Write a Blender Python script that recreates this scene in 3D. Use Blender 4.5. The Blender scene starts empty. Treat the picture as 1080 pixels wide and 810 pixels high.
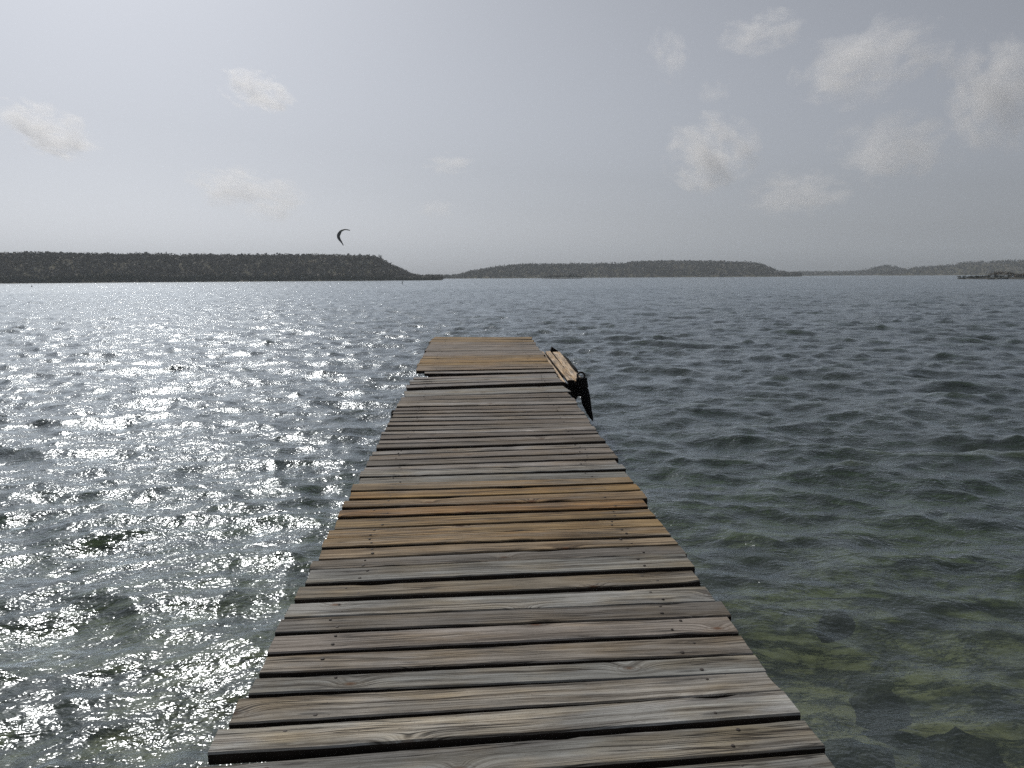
import bpy, math, random
import numpy as np
from mathutils import Matrix, Vector, noise as mnoise

random.seed(7)
rng = np.random.default_rng(7)
R = math.radians
scene = bpy.context.scene
COL = scene.collection

# ------------------------------------------------------------------ camera
W, H, F = 1080.0, 810.0, 848.0                 # the photograph's pixels, focal length in them
PITCH = math.atan((405.0 - 291.4) / F)
ROLL = R(0.36)
CAM_Z = 2.35
cam_data = bpy.data.cameras.new('camera')
cam_data.sensor_width = 36.0
cam_data.lens = F / W * 36.0
cam_data.clip_start = 0.05
cam_data.clip_end = 30000.0
cam = bpy.data.objects.new('camera', cam_data)
COL.objects.link(cam)
CAM_M = Matrix.Translation((0, 0, CAM_Z)) @ Matrix.Rotation(math.pi / 2 - PITCH, 4, 'X') @ Matrix.Rotation(ROLL * -1.0, 4, 'Z')
cam.matrix_world = CAM_M
scene.camera = cam
CAM = Vector((0, 0, CAM_Z))


def ray(px, py):
    v = Vector(((px - W / 2) / F, -(py - H / 2) / F, -1.0))
    return (CAM_M.to_3x3() @ v).normalized()


def on_plane(px, py, p0, n):
    d = ray(px, py)
    t = (p0 - CAM).dot(n) / d.dot(n)
    return CAM + d * t


def at_range(px, py, dist):
    """the point seen at a pixel, at a horizontal distance (metres) from the camera foot"""
    d = ray(px, py)
    return CAM + d * (dist / math.hypot(d.x, d.y))


# ------------------------------------------------------------------ object helpers
def tag(o, label=None, cat=None, group=None, kind=None):
    if label: o['label'] = label
    if cat: o['category'] = cat
    if group: o['group'] = group
    if kind: o['kind'] = kind
    return o


def link(o, parent=None):
    COL.objects.link(o)
    if parent is not None:
        o.parent = parent
    return o


def empty(name, loc=(0, 0, 0)):
    o = bpy.data.objects.new(name, None)
    o.location = loc
    o.empty_display_size = 0.2
    return link(o)


def mesh_np(name, verts, faces, mat, parent=None, smooth=False, mats=None, mat_index=None):
    """verts (n,3) array; faces (m,3|4) array or list of tuples"""
    me = bpy.data.meshes.new(name)
    verts = np.asarray(verts, dtype=np.float32)
    if isinstance(faces, np.ndarray):
        k = faces.shape[1]
        m = len(faces)
        me.vertices.add(len(verts)); me.vertices.foreach_set('co', verts.ravel())
        me.loops.add(m * k); me.loops.foreach_set('vertex_index', faces.astype(np.int32).ravel())
        me.polygons.add(m)
        me.polygons.foreach_set('loop_start', np.arange(0, m * k, k, dtype=np.int32))
        me.polygons.foreach_set('loop_total', np.full(m, k, dtype=np.int32))
        me.update(calc_edges=True)
    else:
        me.from_pydata([tuple(v) for v in verts], [], [tuple(f) for f in faces])
    if mats:
        for mm in mats: me.materials.append(mm)
    elif mat is not None:
        me.materials.append(mat)
    if mat_index is not None:
        me.polygons.foreach_set('material_index', np.asarray(mat_index, dtype=np.int32))
    if smooth:
        me.polygons.foreach_set('use_smooth', np.ones(len(me.polygons), dtype=bool))
    me.validate()
    me.update()
    o = bpy.data.objects.new(name, me)
    return link(o, parent)


class MB:
    """collects simple solids into one mesh"""
    def __init__(self): self.v = []; self.f = []; self.m = []

    def add(self, verts, faces, mi=0):
        b = len(self.v)
        self.v += [tuple(p) for p in verts]
        self.f += [tuple(i + b for i in f) for f in faces]
        self.m += [mi] * len(faces)

    def box(self, c, s, M=None, ch=0.0, mi=0):
        x, y, z = s[0] / 2, s[1] / 2, s[2] / 2
        ch = min(ch, x * .5, y * .5, z * .5)
        P = []
        if ch <= 0:
            P = [(sx * x, sy * y, sz * z) for sz in (-1, 1) for sy in (-1, 1) for sx in (-1, 1)]
            Fc = [(0, 2, 3, 1), (4, 5, 7, 6), (0, 1, 5, 4), (2, 6, 7, 3), (0, 4, 6, 2), (1, 3, 7, 5)]
        else:
            Fc = []
            rings = [(-z, x - ch, y - ch), (-z + ch, x, y), (z - ch, x, y), (z, x - ch, y - ch)]
            for zz, a, b in rings:
                P += [(-a, -b, zz), (a, -b, zz), (a, b, zz), (-a, b, zz)]
            Fc.append((3, 2, 1, 0)); Fc.append((12, 13, 14, 15))
            for r in range(3):
                for k in range(4):
                    k2 = (k + 1) % 4
                    Fc.append((r * 4 + k, r * 4 + k2, r * 4 + 4 + k2, r * 4 + 4 + k))
        out = []
        for p in P:
            q = Vector(p)
            if M is not None: q = M @ q
            out.append(q + Vector(c))
        self.add(out, Fc, mi)

    def tube(self, pts, rad, n=12, cap=True, mi=0):
        pts = [Vector(p) for p in pts]
        rads = rad if isinstance(rad, (list, tuple)) else [rad] * len(pts)
        b = len(self.v); up = Vector((0, 0, 1))
        for i, p in enumerate(pts):
            t = (pts[min(i + 1, len(pts) - 1)] - pts[max(i - 1, 0)]).normalized()
            a = t.cross(up)
            if a.length < 1e-3: a = t.cross(Vector((1, 0, 0)))
            a.normalize(); c = a.cross(t)
            for k in range(n):
                w = 2 * math.pi * k / n
                self.v.append(tuple(p + a * math.cos(w) * rads[i] + c * math.sin(w) * rads[i]))
        for i in range(len(pts) - 1):
            for k in range(n):
                k2 = (k + 1) % n
                self.f.append((b + i * n + k, b + i * n + k2, b + (i + 1) * n + k2, b + (i + 1) * n + k)); self.m.append(mi)
        if cap:
            self.f.append(tuple(b + k for k in range(n))[::-1]); self.m.append(mi)
            self.f.append(tuple(b + (len(pts) - 1) * n + k for k in range(n))); self.m.append(mi)

    def ring(self, c, R0, r, M=None, n=20, m=8, mi=0):
        b = len(self.v)
        for i in range(n):
            a = 2 * math.pi * i / n
            for j in range(m):
                w = 2 * math.pi * j / m
                p = Vector(((R0 + r * math.cos(w)) * math.cos(a), (R0 + r * math.cos(w)) * math.sin(a), r * math.sin(w)))
                if M is not None: p = M @ p
                self.v.append(tuple(p + Vector(c)))
        for i in range(n):
            for j in range(m):
                self.f.append((b + i * m + j, b + ((i + 1) % n) * m + j, b + ((i + 1) % n) * m + (j + 1) % m, b + i * m + (j + 1) % m)); self.m.append(mi)

    def build(self, name, mat, parent=None, smooth=False, mats=None):
        return mesh_np(name, np.array(self.v), self.f, mat, parent, smooth, mats, self.m if mats else None)


def copy_tree(o, parent=None):
    c = o.copy(); COL.objects.link(c)
    if parent is not None: c.parent = parent
    for ch in list(o.children): copy_tree(ch, c)
    return c


# ------------------------------------------------------------------ node helpers
class NT:
    def __init__(self, nt): self.nt = nt

    def n(self, typ, ins=None, **props):
        nd = self.nt.nodes.new(typ)
        for k, v in props.items(): setattr(nd, k, v)
        for k, v in (ins or {}).items():
            s = nd.inputs[k]
            if hasattr(v, 'is_linked') or isinstance(v, bpy.types.NodeSocket): self.nt.links.new(v, s)
            else: s.default_value = v
        return nd

    def math(self, op, a, b=None, c=None, clamp=False):
        ins = {0: a}
        if b is not None: ins[1] = b
        if c is not None: ins[2] = c
        return self.n('ShaderNodeMath', ins, operation=op, use_clamp=clamp).outputs[0]

    def vmath(self, op, a, b=None, scale=None):
        ins = {0: a}
        if b is not None: ins[1] = b
        if scale is not None: ins['Scale'] = scale
        nd = self.n('ShaderNodeVectorMath', ins, operation=op)
        return nd.outputs['Value'] if op in ('DOT_PRODUCT', 'LENGTH', 'DISTANCE') else nd.outputs[0]

    def mix(self, fac, a, b, blend='MIX'):
        nd = self.nt.nodes.new('ShaderNodeMix'); nd.data_type = 'RGBA'; nd.blend_type = blend
        for s, v in ((nd.inputs[0], fac), (nd.inputs[6], a), (nd.inputs[7], b)):
            if isinstance(v, bpy.types.NodeSocket): self.nt.links.new(v, s)
            else: s.default_value = v
        return nd.outputs[2]

    def noise(self, vec, scale, detail=2.0, rough=0.5, dist=0.0, dims='3D', out=0):
        nd = self.n('ShaderNodeTexNoise', {'Scale': scale, 'Detail': detail, 'Roughness': rough, 'Distortion': dist}, noise_dimensions=dims)
        if vec is not None: self.nt.links.new(vec, nd.inputs['Vector'])
        return nd.outputs[out]

    def ramp(self, fac, stops, interp='LINEAR'):
        nd = self.nt.nodes.new('ShaderNodeValToRGB'); nd.color_ramp.interpolation = interp
        cr = nd.color_ramp
        while len(cr.elements) > 1: cr.elements.remove(cr.elements[-1])
        cr.elements[0].position = stops[0][0]; cr.elements[0].color = stops[0][1]
        for p, c in stops[1:]:
            e = cr.elements.new(p); e.color = c
        self.nt.links.new(fac, nd.inputs[0])
        return nd.outputs[0]

    def remap(self, v, a, b, c=0.0, d=1.0, smooth=False):
        nd = self.n('ShaderNodeMapRange', {0: v, 1: a, 2: b, 3: c, 4: d}, interpolation_type='SMOOTHSTEP' if smooth else 'LINEAR')
        return nd.outputs[0]

    def sep(self, v): return self.n('ShaderNodeSeparateXYZ', {0: v}).outputs

    def comb(self, x, y, z): return self.n('ShaderNodeCombineXYZ', {0: x, 1: y, 2: z}).outputs[0]


def new_mat(name):
    m = bpy.data.materials.new(name); m.use_nodes = True
    nt = m.node_tree
    for n in list(nt.nodes): nt.nodes.remove(n)
    out = nt.nodes.new('ShaderNodeOutputMaterial')
    return m, NT(nt), out


def simple_mat(name, col, rough=0.6, var=0.25, scale=8.0, bump=0.3, metallic=0.0, spec=0.4):
    m, t, out = new_mat(name)
    co = t.n('ShaderNodeTexCoord').outputs['Object']
    n1 = t.noise(co, scale, 5, 0.6)
    c = t.mix(t.remap(n1, .3, .7), tuple(x * (1 - var) for x in col) + (1,), tuple(min(1, x * (1 + var)) for x in col) + (1,))
    p = t.n('ShaderNodeBsdfPrincipled', {'Base Color': c, 'Roughness': rough, 'Metallic': metallic, 'Specular IOR Level': spec})
    b = t.n('ShaderNodeBump', {'Height': n1, 'Strength': bump, 'Distance': 0.01})
    t.nt.links.new(b.outputs[0], p.inputs['Normal'])
    t.nt.links.new(p.outputs[0], out.inputs[0])
    return m


# ------------------------------------------------------------------ materials
def wood_material():
    m, t, out = new_mat('weathered_wood')
    co = t.n('ShaderNodeTexCoord').outputs['Object']
    oi = t.n('ShaderNodeObjectInfo')
    rnd = oi.outputs['Random']; tint = oi.outputs['Color']
    x, y, z = t.sep(co)
    r = t.math('MULTIPLY', rnd, 91.7)
    # the stain has worn back to grey in patches
    worn = t.remap(t.noise(t.comb(t.math('ADD', t.math('MULTIPLY', x, 1.3), r), t.math('MULTIPLY', y, 14.0), r), 1.0, 5, .65), .48, .64, 0.0, .6)
    lum = t.n('ShaderNodeRGBToBW', {0: tint}).outputs[0]
    tint = t.mix(worn, tint, t.comb(lum, lum, lum))
    # knots: a sparse cell pattern, stretched along the board
    kx = t.math('ADD', t.math('MULTIPLY', x, 1.25), r); ky = t.math('ADD', t.math('MULTIPLY', y, 4.6), t.math('MULTIPLY', r, 3.7))
    vor = t.n('ShaderNodeTexVoronoi', {'Vector': t.comb(kx, ky, 0.0), 'Scale': 0.9, 'Randomness': 1.0}, voronoi_dimensions='2D')
    vx, vy, vz = t.sep(vor.outputs['Position'])
    dx = t.math('DIVIDE', t.math('SUBTRACT', kx, vx), 1.25 * 1.7); dy = t.math('DIVIDE', t.math('SUBTRACT', ky, vy), 4.6)
    rk = t.math('SQRT', t.math('ADD', t.math('MULTIPLY', dx, dx), t.math('MULTIPLY', dy, dy)))
    few = t.math('GREATER_THAN', t.sep(vor.outputs['Color'])[0], .5)
    dk = t.math('ADD', t.math('MULTIPLY', rk, 5.0), t.math('MULTIPLY', few, 5.0))
    wob = t.noise(t.comb(t.math('MULTIPLY', x, 7.0), t.math('MULTIPLY', y, 26.0), r), 1.0, 3, .6)
    dkw = t.math('ADD', dk, t.math('MULTIPLY', t.math('SUBTRACT', wob, .5), 0.11))
    K = t.math('POWER', 2.718, t.math('MULTIPLY', t.math('POWER', t.math('DIVIDE', dk, 0.24), 2.0), -1.0))
    # grain coordinate bends round knots and drifts along the board
    drift = t.noise(t.comb(t.math('ADD', t.math('MULTIPLY', x, 0.9), r), t.math('MULTIPLY', y, 2.5), r), 1.0, 3, .55)
    g = t.math('ADD', t.math('MULTIPLY', y, 42.0), t.math('ADD', t.math('MULTIPLY', drift, 3.4), t.math('MULTIPLY', K, 2.2)))
    gv = t.comb(t.math('MULTIPLY', x, 0.8), g, r)
    grain = t.noise(gv, 1.0, 7, .72)
    fine = t.noise(t.comb(t.math('MULTIPLY', x, 4.5), t.math('MULTIPLY', g, 6.0), r), 1.0, 5, .8)
    blot = t.noise(t.comb(t.math('ADD', t.math('MULTIPLY', x, 1.7), r), t.math('MULTIPLY', y, 6.0), r), 1.0, 5, .6)
    speck = t.noise(t.comb(t.math('MULTIPLY', x, 60.0), t.math('MULTIPLY', y, 140.0), r), 1.0, 3, .6)
    ck = t.noise(t.comb(t.math('MULTIPLY', x, 0.9), t.math('ADD', t.math('MULTIPLY', g, 0.75), 40.0), r), 1.0, 2, .5)
    crack = t.remap(t.math('ABSOLUTE', t.math('SUBTRACT', ck, .5)), 0.0, 0.030, 1.0, 0.0)
    crack = t.math('MULTIPLY', crack, t.remap(t.noise(t.comb(t.math('ADD', t.math('MULTIPLY', x, 1.4), r), t.math('MULTIPLY', y, 9.0), r), 1.0, 2, .5), .42, .52))
    # colours: silver-grey against darker earlywood, with a brown undertone in places
    gmix = t.math('ADD', t.math('MULTIPLY', grain, .80), t.math('MULTIPLY', fine, .62))
    gmix = t.math('SUBTRACT', gmix, .21)
    base = t.ramp(gmix, [(0.34, (.12, .105, .095, 1)), (0.43, (.46, .43, .40, 1)), (0.52, (.80, .775, .75, 1)), (0.66, (1.18, 1.17, 1.16, 1))])
    base = t.mix(t.remap(blot, .44, .68), base, t.mix(1.0, base, (1.0, .86, .65, 1), 'MULTIPLY'))
    base = t.mix(1.0, base, t.ramp(t.noise(t.comb(t.math('ADD', t.math('MULTIPLY', x, 2.6), r), t.math('MULTIPLY', y, 3.0), r), 1.0, 4, .6), [(.3, (.70, .70, .70, 1)), (.7, (1.18, 1.18, 1.18, 1))]), 'MULTIPLY')
    col = t.mix(1.0, base, tint, 'MULTIPLY')
    ring = t.math('SINE', t.math('MULTIPLY', dkw, 95.0))
    near = t.remap(dkw, .10, .30, 1.0, 0.0, True)
    col = t.mix(t.math('MULTIPLY', t.math('MULTIPLY', near, t.remap(ring, .0, 1.0)), .45), col, t.mix(1.0, col, (.42, .32, .25, 1), 'MULTIPLY'))
    heart = t.remap(dkw, .035, .085, 1.0, 0.0)
    col = t.mix(t.math('MULTIPLY', heart, .85), col, t.mix(1.0, tint, (.34, .17, .085, 1), 'MULTIPLY'))
    dark = t.math('MAXIMUM', crack, t.math('MULTIPLY', t.remap(speck, .66, .78), .55))
    # dark iron stains bleeding along the grain beside the nails
    ax = t.math('ABSOLUTE', x)
    sx = t.math('SUBTRACT', ax, t.math('ADD', .74, t.math('MULTIPLY', t.math('SUBTRACT', blot, .5), .35)))
    sy = t.math('SUBTRACT', t.math('ABSOLUTE', t.math('ADD', y, t.math('MULTIPLY', t.math('SUBTRACT', drift, .5), .05))), .045)
    st = t.math('ADD', t.math('POWER', t.math('DIVIDE', sx, .085), 2.0), t.math('POWER', t.math('DIVIDE', sy, .009), 2.0))
    stain = t.math('MULTIPLY', t.math('POWER', 2.718, t.math('MULTIPLY', st, -1.0)), t.remap(wob, .36, .52))
    dark = t.math('MAXIMUM', dark, t.math('MULTIPLY', stain, .8))
    col = t.mix(t.math('MULTIPLY', dark, .86), col, (.018, .015, .013, 1))
    hgt = t.math('ADD', t.math('MULTIPLY', grain, .9), t.math('ADD', t.math('MULTIPLY', fine, .55), t.math('MULTIPLY', dark, -1.1)))
    b = t.n('ShaderNodeBump', {'Height': hgt, 'Strength': 0.8, 'Distance': 0.005})
    p = t.n('ShaderNodeBsdfPrincipled', {'Base Color': col, 'Roughness': t.remap(grain, .3, .7, .85, .7), 'Specular IOR Level': .2, 'Normal': b.outputs[0]})
    t.nt.links.new(p.outputs[0], out.inputs[0])
    return m


M_WOOD = wood_material()
M_EDGE = simple_mat('gap_shade_edge', (.028, .022, .018), .85, .4, 9.0, .5, 0.0, .15)  # shade of the gaps put into the colour of the board sides
M_NAIL = simple_mat('rusty_nail', (.03, .022, .018), .7)
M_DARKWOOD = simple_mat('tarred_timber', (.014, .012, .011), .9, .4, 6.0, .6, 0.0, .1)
M_RUBBER = simple_mat('black_rubber', (.009, .009, .009), .95, .3, 12.0, .3, 0.0, .08)
M_STEEL = simple_mat('rusty_iron', (.035, .03, .028), .7, .3, 20.0, .1, .2)

# ------------------------------------------------------------------ the pier
Y_VP = 274.0 + 0.25
PIER_DIR = ray(501.0, Y_VP)                                  # the way the deck runs (and gently climbs)
ACROSS = PIER_DIR.cross(Vector((0, 0, 1))).normalized()
DECK_N = ACROSS.cross(PIER_DIR).normalized()
DECK_P = Vector((0, 0, CAM_Z - 1.6))


def left_x(y): return 457.0 - (y - 357.0) * 0.5342
def right_x(y): return 560.0 + (y - 357.0) * 0.7130


# near edge of every plank on the photograph: left end, right end
EDGES = [(1050, 950), (990, 905), (935, 868), (890, 832), (848, 794), (808.7, 758.5), (771, 733.5), (737, 711.7), (713.5, 690.8), (691.7, 670), (671, 650.5), (652.3, 634.5), (635, 617.5), (620, 602.7),
         (604, 586), (590.8, 575.5), (580, 565.3), (567.8, 555.3), (558.3, 545), (547.2, 535.5), (537.4, 527.0), (528, 518.9), (520, 511), (511.4, 504),
         (504.4, 496.4), (498, 490.2), (492, 484.4), (486.2, 477.6), (480.3, 471.4), (475, 467.0), (469.7, 462.8), (464.4, 458.6), (459.8, 454.3), (455.2, 450),
         (449.8, 445.5), (444.9, 441.3), (441, 437.6), (437.3, 434), (433.8, 430.5), (430.1, 427), (426.4, 423.2), (422.6, 418.6), (418.6, 413.5), (412.4, 406.4),
         (409.2, 403.6), (406.3, 401.2), (403.3, 398.8), (400.4, 396.2), (397.2, 393.4)]
END_EDGES = [(393.0, 390.6), (390.4, 388.2), (388.0, 386.0), (385.4, 383.6), (382.8, 381.2), (380.2, 378.8), (377.6, 376.4), (375.0, 374.1), (372.4, 371.8), (369.9, 369.5), (367.4, 367.1),
             (364.9, 364.7), (362.4, 362.3), (359.9, 359.9), (357.3, 357.3)]
TINTS = {}   # plank index -> base colour


def deck_pt(px, py):
    return on_plane(px, py, DECK_P, DECK_N)


pier = empty('pier', (0, 0, 0))
tag(pier, 'long weathered wooden plank pier running straight out over the choppy bay', 'pier')


def plank_mesh(L, Wd, T, seed, skew0=0.0, skew1=0.0, nail=True, nx=46, rough=1.0):
    """a board, x along its length; cupped, a little twisted, with ragged arrises. skew: y shift of the two ends"""
    rs = random.Random(seed)
    ch = 0.006
    prof = [(-.5, -T), (-.5, -ch), (-.5 + ch / Wd, 0), (-.25, 0), (0, 0), (.25, 0), (.5 - ch / Wd, 0), (.5, -ch), (.5, -T)]
    npf = len(prof)
    v = []
    o = rs.uniform(0, 500)
    cup = rs.uniform(-.004, .005); tw = rs.uniform(-.009, .009); bow = rs.uniform(-.004, .005)
    for i in range(nx + 1):
        u = i / nx
        xx = (u - .5) * L
        e0 = mnoise.noise(Vector((xx * 2.1, o, 0))) * .006 + mnoise.noise(Vector((xx * 11, o, 3))) * .0026
        e1 = mnoise.noise(Vector((xx * 2.1, o + 9, 0))) * .006 + mnoise.noise(Vector((xx * 11, o + 9, 3))) * .0026
        chip0 = max(0, mnoise.noise(Vector((xx * 3.3, o + 20, 7))) - .40) * .06 * rough
        chip1 = max(0, mnoise.noise(Vector((xx * 3.3, o + 40, 7))) - .40) * .06 * rough
        for j, (a, zz) in enumerate(prof):
            y = a * Wd
            if a < -.2: y += e0 * rough + (chip0 if zz > -T * .6 and j in (1, 2) else 0)
            if a > .2: y += e1 * rough - (chip1 if zz > -T * .6 and j in (6, 7) else 0)
            z = zz + cup * (4 * a * a) + tw * a * (2 * u - 1) + bow * (4 * (u - .5) ** 2)
            if zz > -T * .5: z += mnoise.noise(Vector((xx * 4, y * 20, o))) * .0011
            xs = xx
            if i in (0, nx): xs += mnoise.noise(Vector((y * 30, o, u * 5))) * .004
            v.append((xs, y, z))
    f = []
    for i in range(nx):
        for j in range(npf):
            j2 = (j + 1) % npf
            f.append((i * npf + j, (i + 1) * npf + j, (i + 1) * npf + j2, i * npf + j2))
    f.append(tuple(range(npf))); f.append(tuple(nx * npf + j for j in range(npf))[::-1])
    mi = [2 if j in (0, 7, 8) else 0 for i in range(nx) for j in range(npf)] + [2, 2]  # sides, underside and ends take the painted gap shade
    if nail:
        for sgn in (-1, 1):
            for yy in (-.26, .26):
                cx = sgn * (.37 * L) + rs.uniform(-.05, .05); cy = yy * Wd + rs.uniform(-.012, .012)
                b = len(v); n = 9; rr = rs.uniform(.0055, .0088)
                for zz, q in ((-.004, 1.0), (.0022, 1.0), (.0030, .6)):
                    for k in range(n):
                        w = 2 * math.pi * k / n
                        v.append((cx + rr * q * math.cos(w), cy + rr * q * math.sin(w), zz + cup * 4 * (cy / Wd) ** 2))
                for rg in range(2):
                    for k in range(n):
                        f.append((b + rg * n + k, b + rg * n + (k + 1) % n, b + (rg + 1) * n + (k + 1) % n, b + (rg + 1) * n + k)); mi.append(1)
                f.append(tuple(b + 2 * n + k for k in range(n))); mi.append(1)
    return v, f, mi


GREY = (.283, .293, .284); PALE = (.36, .37, .362); BROWN = (.265, .238, .19); DARK = (.20, .19, .175)
ORANGE = (.37, .225, .095); TAN = (.38, .27, .135)


def plank_between(far_l, far_r, near_l, near_r, gap, T, lift, colour, seed, label=None, drop=0.0):
    """board whose top lies between two chords on the deck"""
    L0 = near_l.copy(); R0 = near_r.copy(); L1 = far_l.copy(); R1 = far_r.copy()
    xl = (R0 - L0 + R1 - L1).normalized()
    zl = DECK_N; yl = zl.cross(xl).normalized(); xl = yl.cross(zl).normalized()
    c = (L0 + R0 + L1 + R1) / 4
    Lh = ((R0 - L0).length + (R1 - L1).length) / 2
    Wd = ((L1 + R1) / 2 - (L0 + R0) / 2).dot(yl) - gap
    rs = random.Random(seed * 13 + 5)
    ex = rs.uniform(-.025, .02)
    v, f, mi = plank_mesh(Lh + ex, Wd, T, seed)
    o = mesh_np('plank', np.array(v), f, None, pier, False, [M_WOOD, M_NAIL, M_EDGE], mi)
    M = Matrix((xl, yl, zl)).transposed().to_4x4()
    M.translation = c + zl * (lift - drop) + xl * rs.uniform(-.012, .012) + yl * gap / 2
    o.matrix_world = M @ Matrix.Rotation(rs.uniform(-.004, .004), 4, 'Z')
    o.color = tuple(c * (1.10 if seed < 116 else 1.02 if seed >= 300 else .93) for c in colour) + (1,)
    if label: o['label'] = label
    return o


def chord(e):
    return deck_pt(left_x(e[0]), e[0]), deck_pt(right_x(e[1]), e[1])


col_by_y = [  # left-edge y range -> colour choices
    (793, 2000, [GREY, GREY, PALE]), (750, 793, [(.31, .30, .275)]), (722, 750, [GREY]), (700, 722, [(.31, .29, .26)]), (680, 700, [(.30, .275, .25)]),
    (660, 680, [DARK]), (645, 660, [PALE]), (628, 645, [BROWN]), (612, 628, [GREY]), (598, 612, [DARK]), (585, 598, [(.31, .245, .165)]), (574, 585, [(.34, .255, .15)]),
    (563, 574, [TAN]), (553, 563, [TAN]), (543, 553, [ORANGE]), (533, 543, [(.36, .26, .15)]), (524, 533, [(.39, .26, .11)]), (515, 524, [(.34, .26, .16)]),
    (500, 515, [PALE, GREY]), (420, 500, [(.33, .32, .305), (.24, .22, .20), (.31, .285, .26), (.21, .185, .165), (.36, .345, .33), (.25, .23, .205), (.28, .25, .22)]), (396, 420, [PALE, (.34, .325, .32)])]


def colour_for(y, i):
    for a, b, cs in col_by_y:
        if a <= y < b:
            c = cs[i % len(cs)]
            k = random.uniform(.9, 1.1)
            return tuple(q * k for q in c)
    return GREY


chords = [chord(e) for e in EDGES]
for i in range(len(EDGES) - 1):
    yl = EDGES[i][0]
    lab = None
    if 543 <= yl < 553: lab = 'bright orange-stained plank'
    elif 524 <= yl < 543 or 553 <= yl < 574: lab = 'tan-brown stained plank'
    lift = random.uniform(-.005, .007) if yl > 520 else random.uniform(-.005, .006)
    if i == 5: lift = .012
    if i == 13: lift = .014
    if abs(yl - 412.4) < .1: lift = .035
    if abs(yl - 397.2) < .1: lift = .03
    gap = random.uniform(.021, .034) if yl > 500 else random.uniform(.036, .050)
    (nl, nr), (fl, fr) = chords[i], chords[i + 1]
    plank_between(fl, fr, nl, nr, gap, .042, lift, colour_for(yl, i), 100 + i, lab)
ec = [chord(e) for e in END_EDGES]
ecol = [(.31, .25, .19), (.32, .25, .175), (.35, .24, .10), (.37, .24, .09), (.36, .24, .10), (.33, .24, .13), (.30, .26, .23), (.29, .265, .245), (.30, .275, .255), (.27, .24, .215), (.28, .245, .215), (.29, .25, .21), (.36, .255, .12), (.35, .25, .12)]
for i in range(len(END_EDGES) - 1):
    (nl, nr), (fl, fr) = ec[i], ec[i + 1]
    plank_between(fl, fr, nl, nr, .006, .042, .032, ecol[i], 300 + i, 'browner raised end plank' if i == 0 else None)
# the split board lying askew just before the raised end
a0, a1 = deck_pt(left_x(396.4), 396.4), deck_pt(right_x(393.2), 393.2)
b0, b1 = deck_pt(left_x(393.4) + 12, 393.4), deck_pt(right_x(391.2), 391.2)
plank_between(b0, b1, a0 + ACROSS * .12, a1, .02, .04, .02, (.36, .34, .32), 401, 'split plank lying askew')


# stringers, cross beams and pilings under the deck
def deck_coord(s, a, dz=0.0):
    """s metres along the pier from under the camera, a metres to the side of its centre line"""
    return P_CENTRE + PIER_DIR * s + ACROSS * a + DECK_N * dz


nl, nr = chords[5]; fl, fr = ec[-1]
WID = (nr - nl).dot(ACROSS)
mid_near = (nl + nr) / 2
P_CENTRE = mid_near - PIER_DIR * (mid_near - DECK_P).dot(PIER_DIR)
S_END = ((fl + fr) / 2 - P_CENTRE).dot(PIER_DIR)
S_NEAR = (chords[0][0] - P_CENTRE).dot(PIER_DIR)
print('deck width', WID, 'end', (fr - fl).length, 'length', S_END, 'end height', fl.z, 'near z', nl.z, 'S_NEAR', S_NEAR)
for a in (-.37 * WID, .0, .37 * WID):
    mb = MB()
    Lb = S_END - S_NEAR - .25
    Mx = Matrix((ACROSS, PIER_DIR, DECK_N)).transposed()
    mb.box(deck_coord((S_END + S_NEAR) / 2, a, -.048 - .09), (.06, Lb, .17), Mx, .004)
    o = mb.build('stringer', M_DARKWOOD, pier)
S_POSTS = [1.6, 4.6, 7.6, 10.6, 13.4, S_END - .4]
for s in S_POSTS:
    mb = MB()
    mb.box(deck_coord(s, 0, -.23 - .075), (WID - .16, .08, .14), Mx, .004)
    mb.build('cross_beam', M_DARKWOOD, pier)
    for sg in (-1, 1):
        p = deck_coord(s, sg * (.5 * WID - .16), -.24)
        mb = MB()
        mb.tube([(p.x, p.y + .12, -3.0), (p.x, p.y + .12, .2), (p.x + .005, p.y + .12, p.z)], [.10, .095, .09], 14)
        mb.build('piling', M_DARKWOOD, pier, True)
# one beam end pokes out past the deck's edge
mb = MB()
q = deck_pt(416.8, 431.5)
mb.box((q.x + .05, q.y, q.z - .07), (.18, .09, .11), Mx, .006)
mb.build('beam_end', M_DARKWOOD, pier)

# ------------------------------------------------------------------ side landing with its boards, post and ring
landing = empty('boat_landing', tuple(deck_pt(592, 390)))
tag(landing, 'narrow tan board landing fixed beside the pier end, with a dark post', 'boat landing')
LBASE = landing.location.copy()
DROP = .0
LP = DECK_P - DECK_N * DROP


def lpt(px, py, dz=0.0):
    return on_plane(px, py, LP + DECK_N * dz, DECK_N)


def lb(nl, nr, fl, fr, T, seed, colour):
    """board with its length along the pier, from its four top corners"""
    y0 = (nl + nr) / 2; y1 = (fl + fr) / 2
    xl = (y1 - y0).normalized(); zl = DECK_N; yl = zl.cross(xl).normalized()
    zl = xl.cross(yl).normalized()
    wd = abs((nr - nl).dot(yl)) * .5 + abs((fr - fl).dot(yl)) * .5
    v, f, mi = plank_mesh((y1 - y0).length, wd, T, seed, rough=.7)
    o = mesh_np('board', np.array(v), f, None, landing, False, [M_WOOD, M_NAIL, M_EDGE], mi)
    M = Matrix((xl, yl, zl)).transposed().to_4x4(); M.translation = (y0 + y1) / 2 - LBASE
    o.matrix_basis = M
    o.color = tuple(c * .8 for c in colour) + (1,)
    return o


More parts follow.
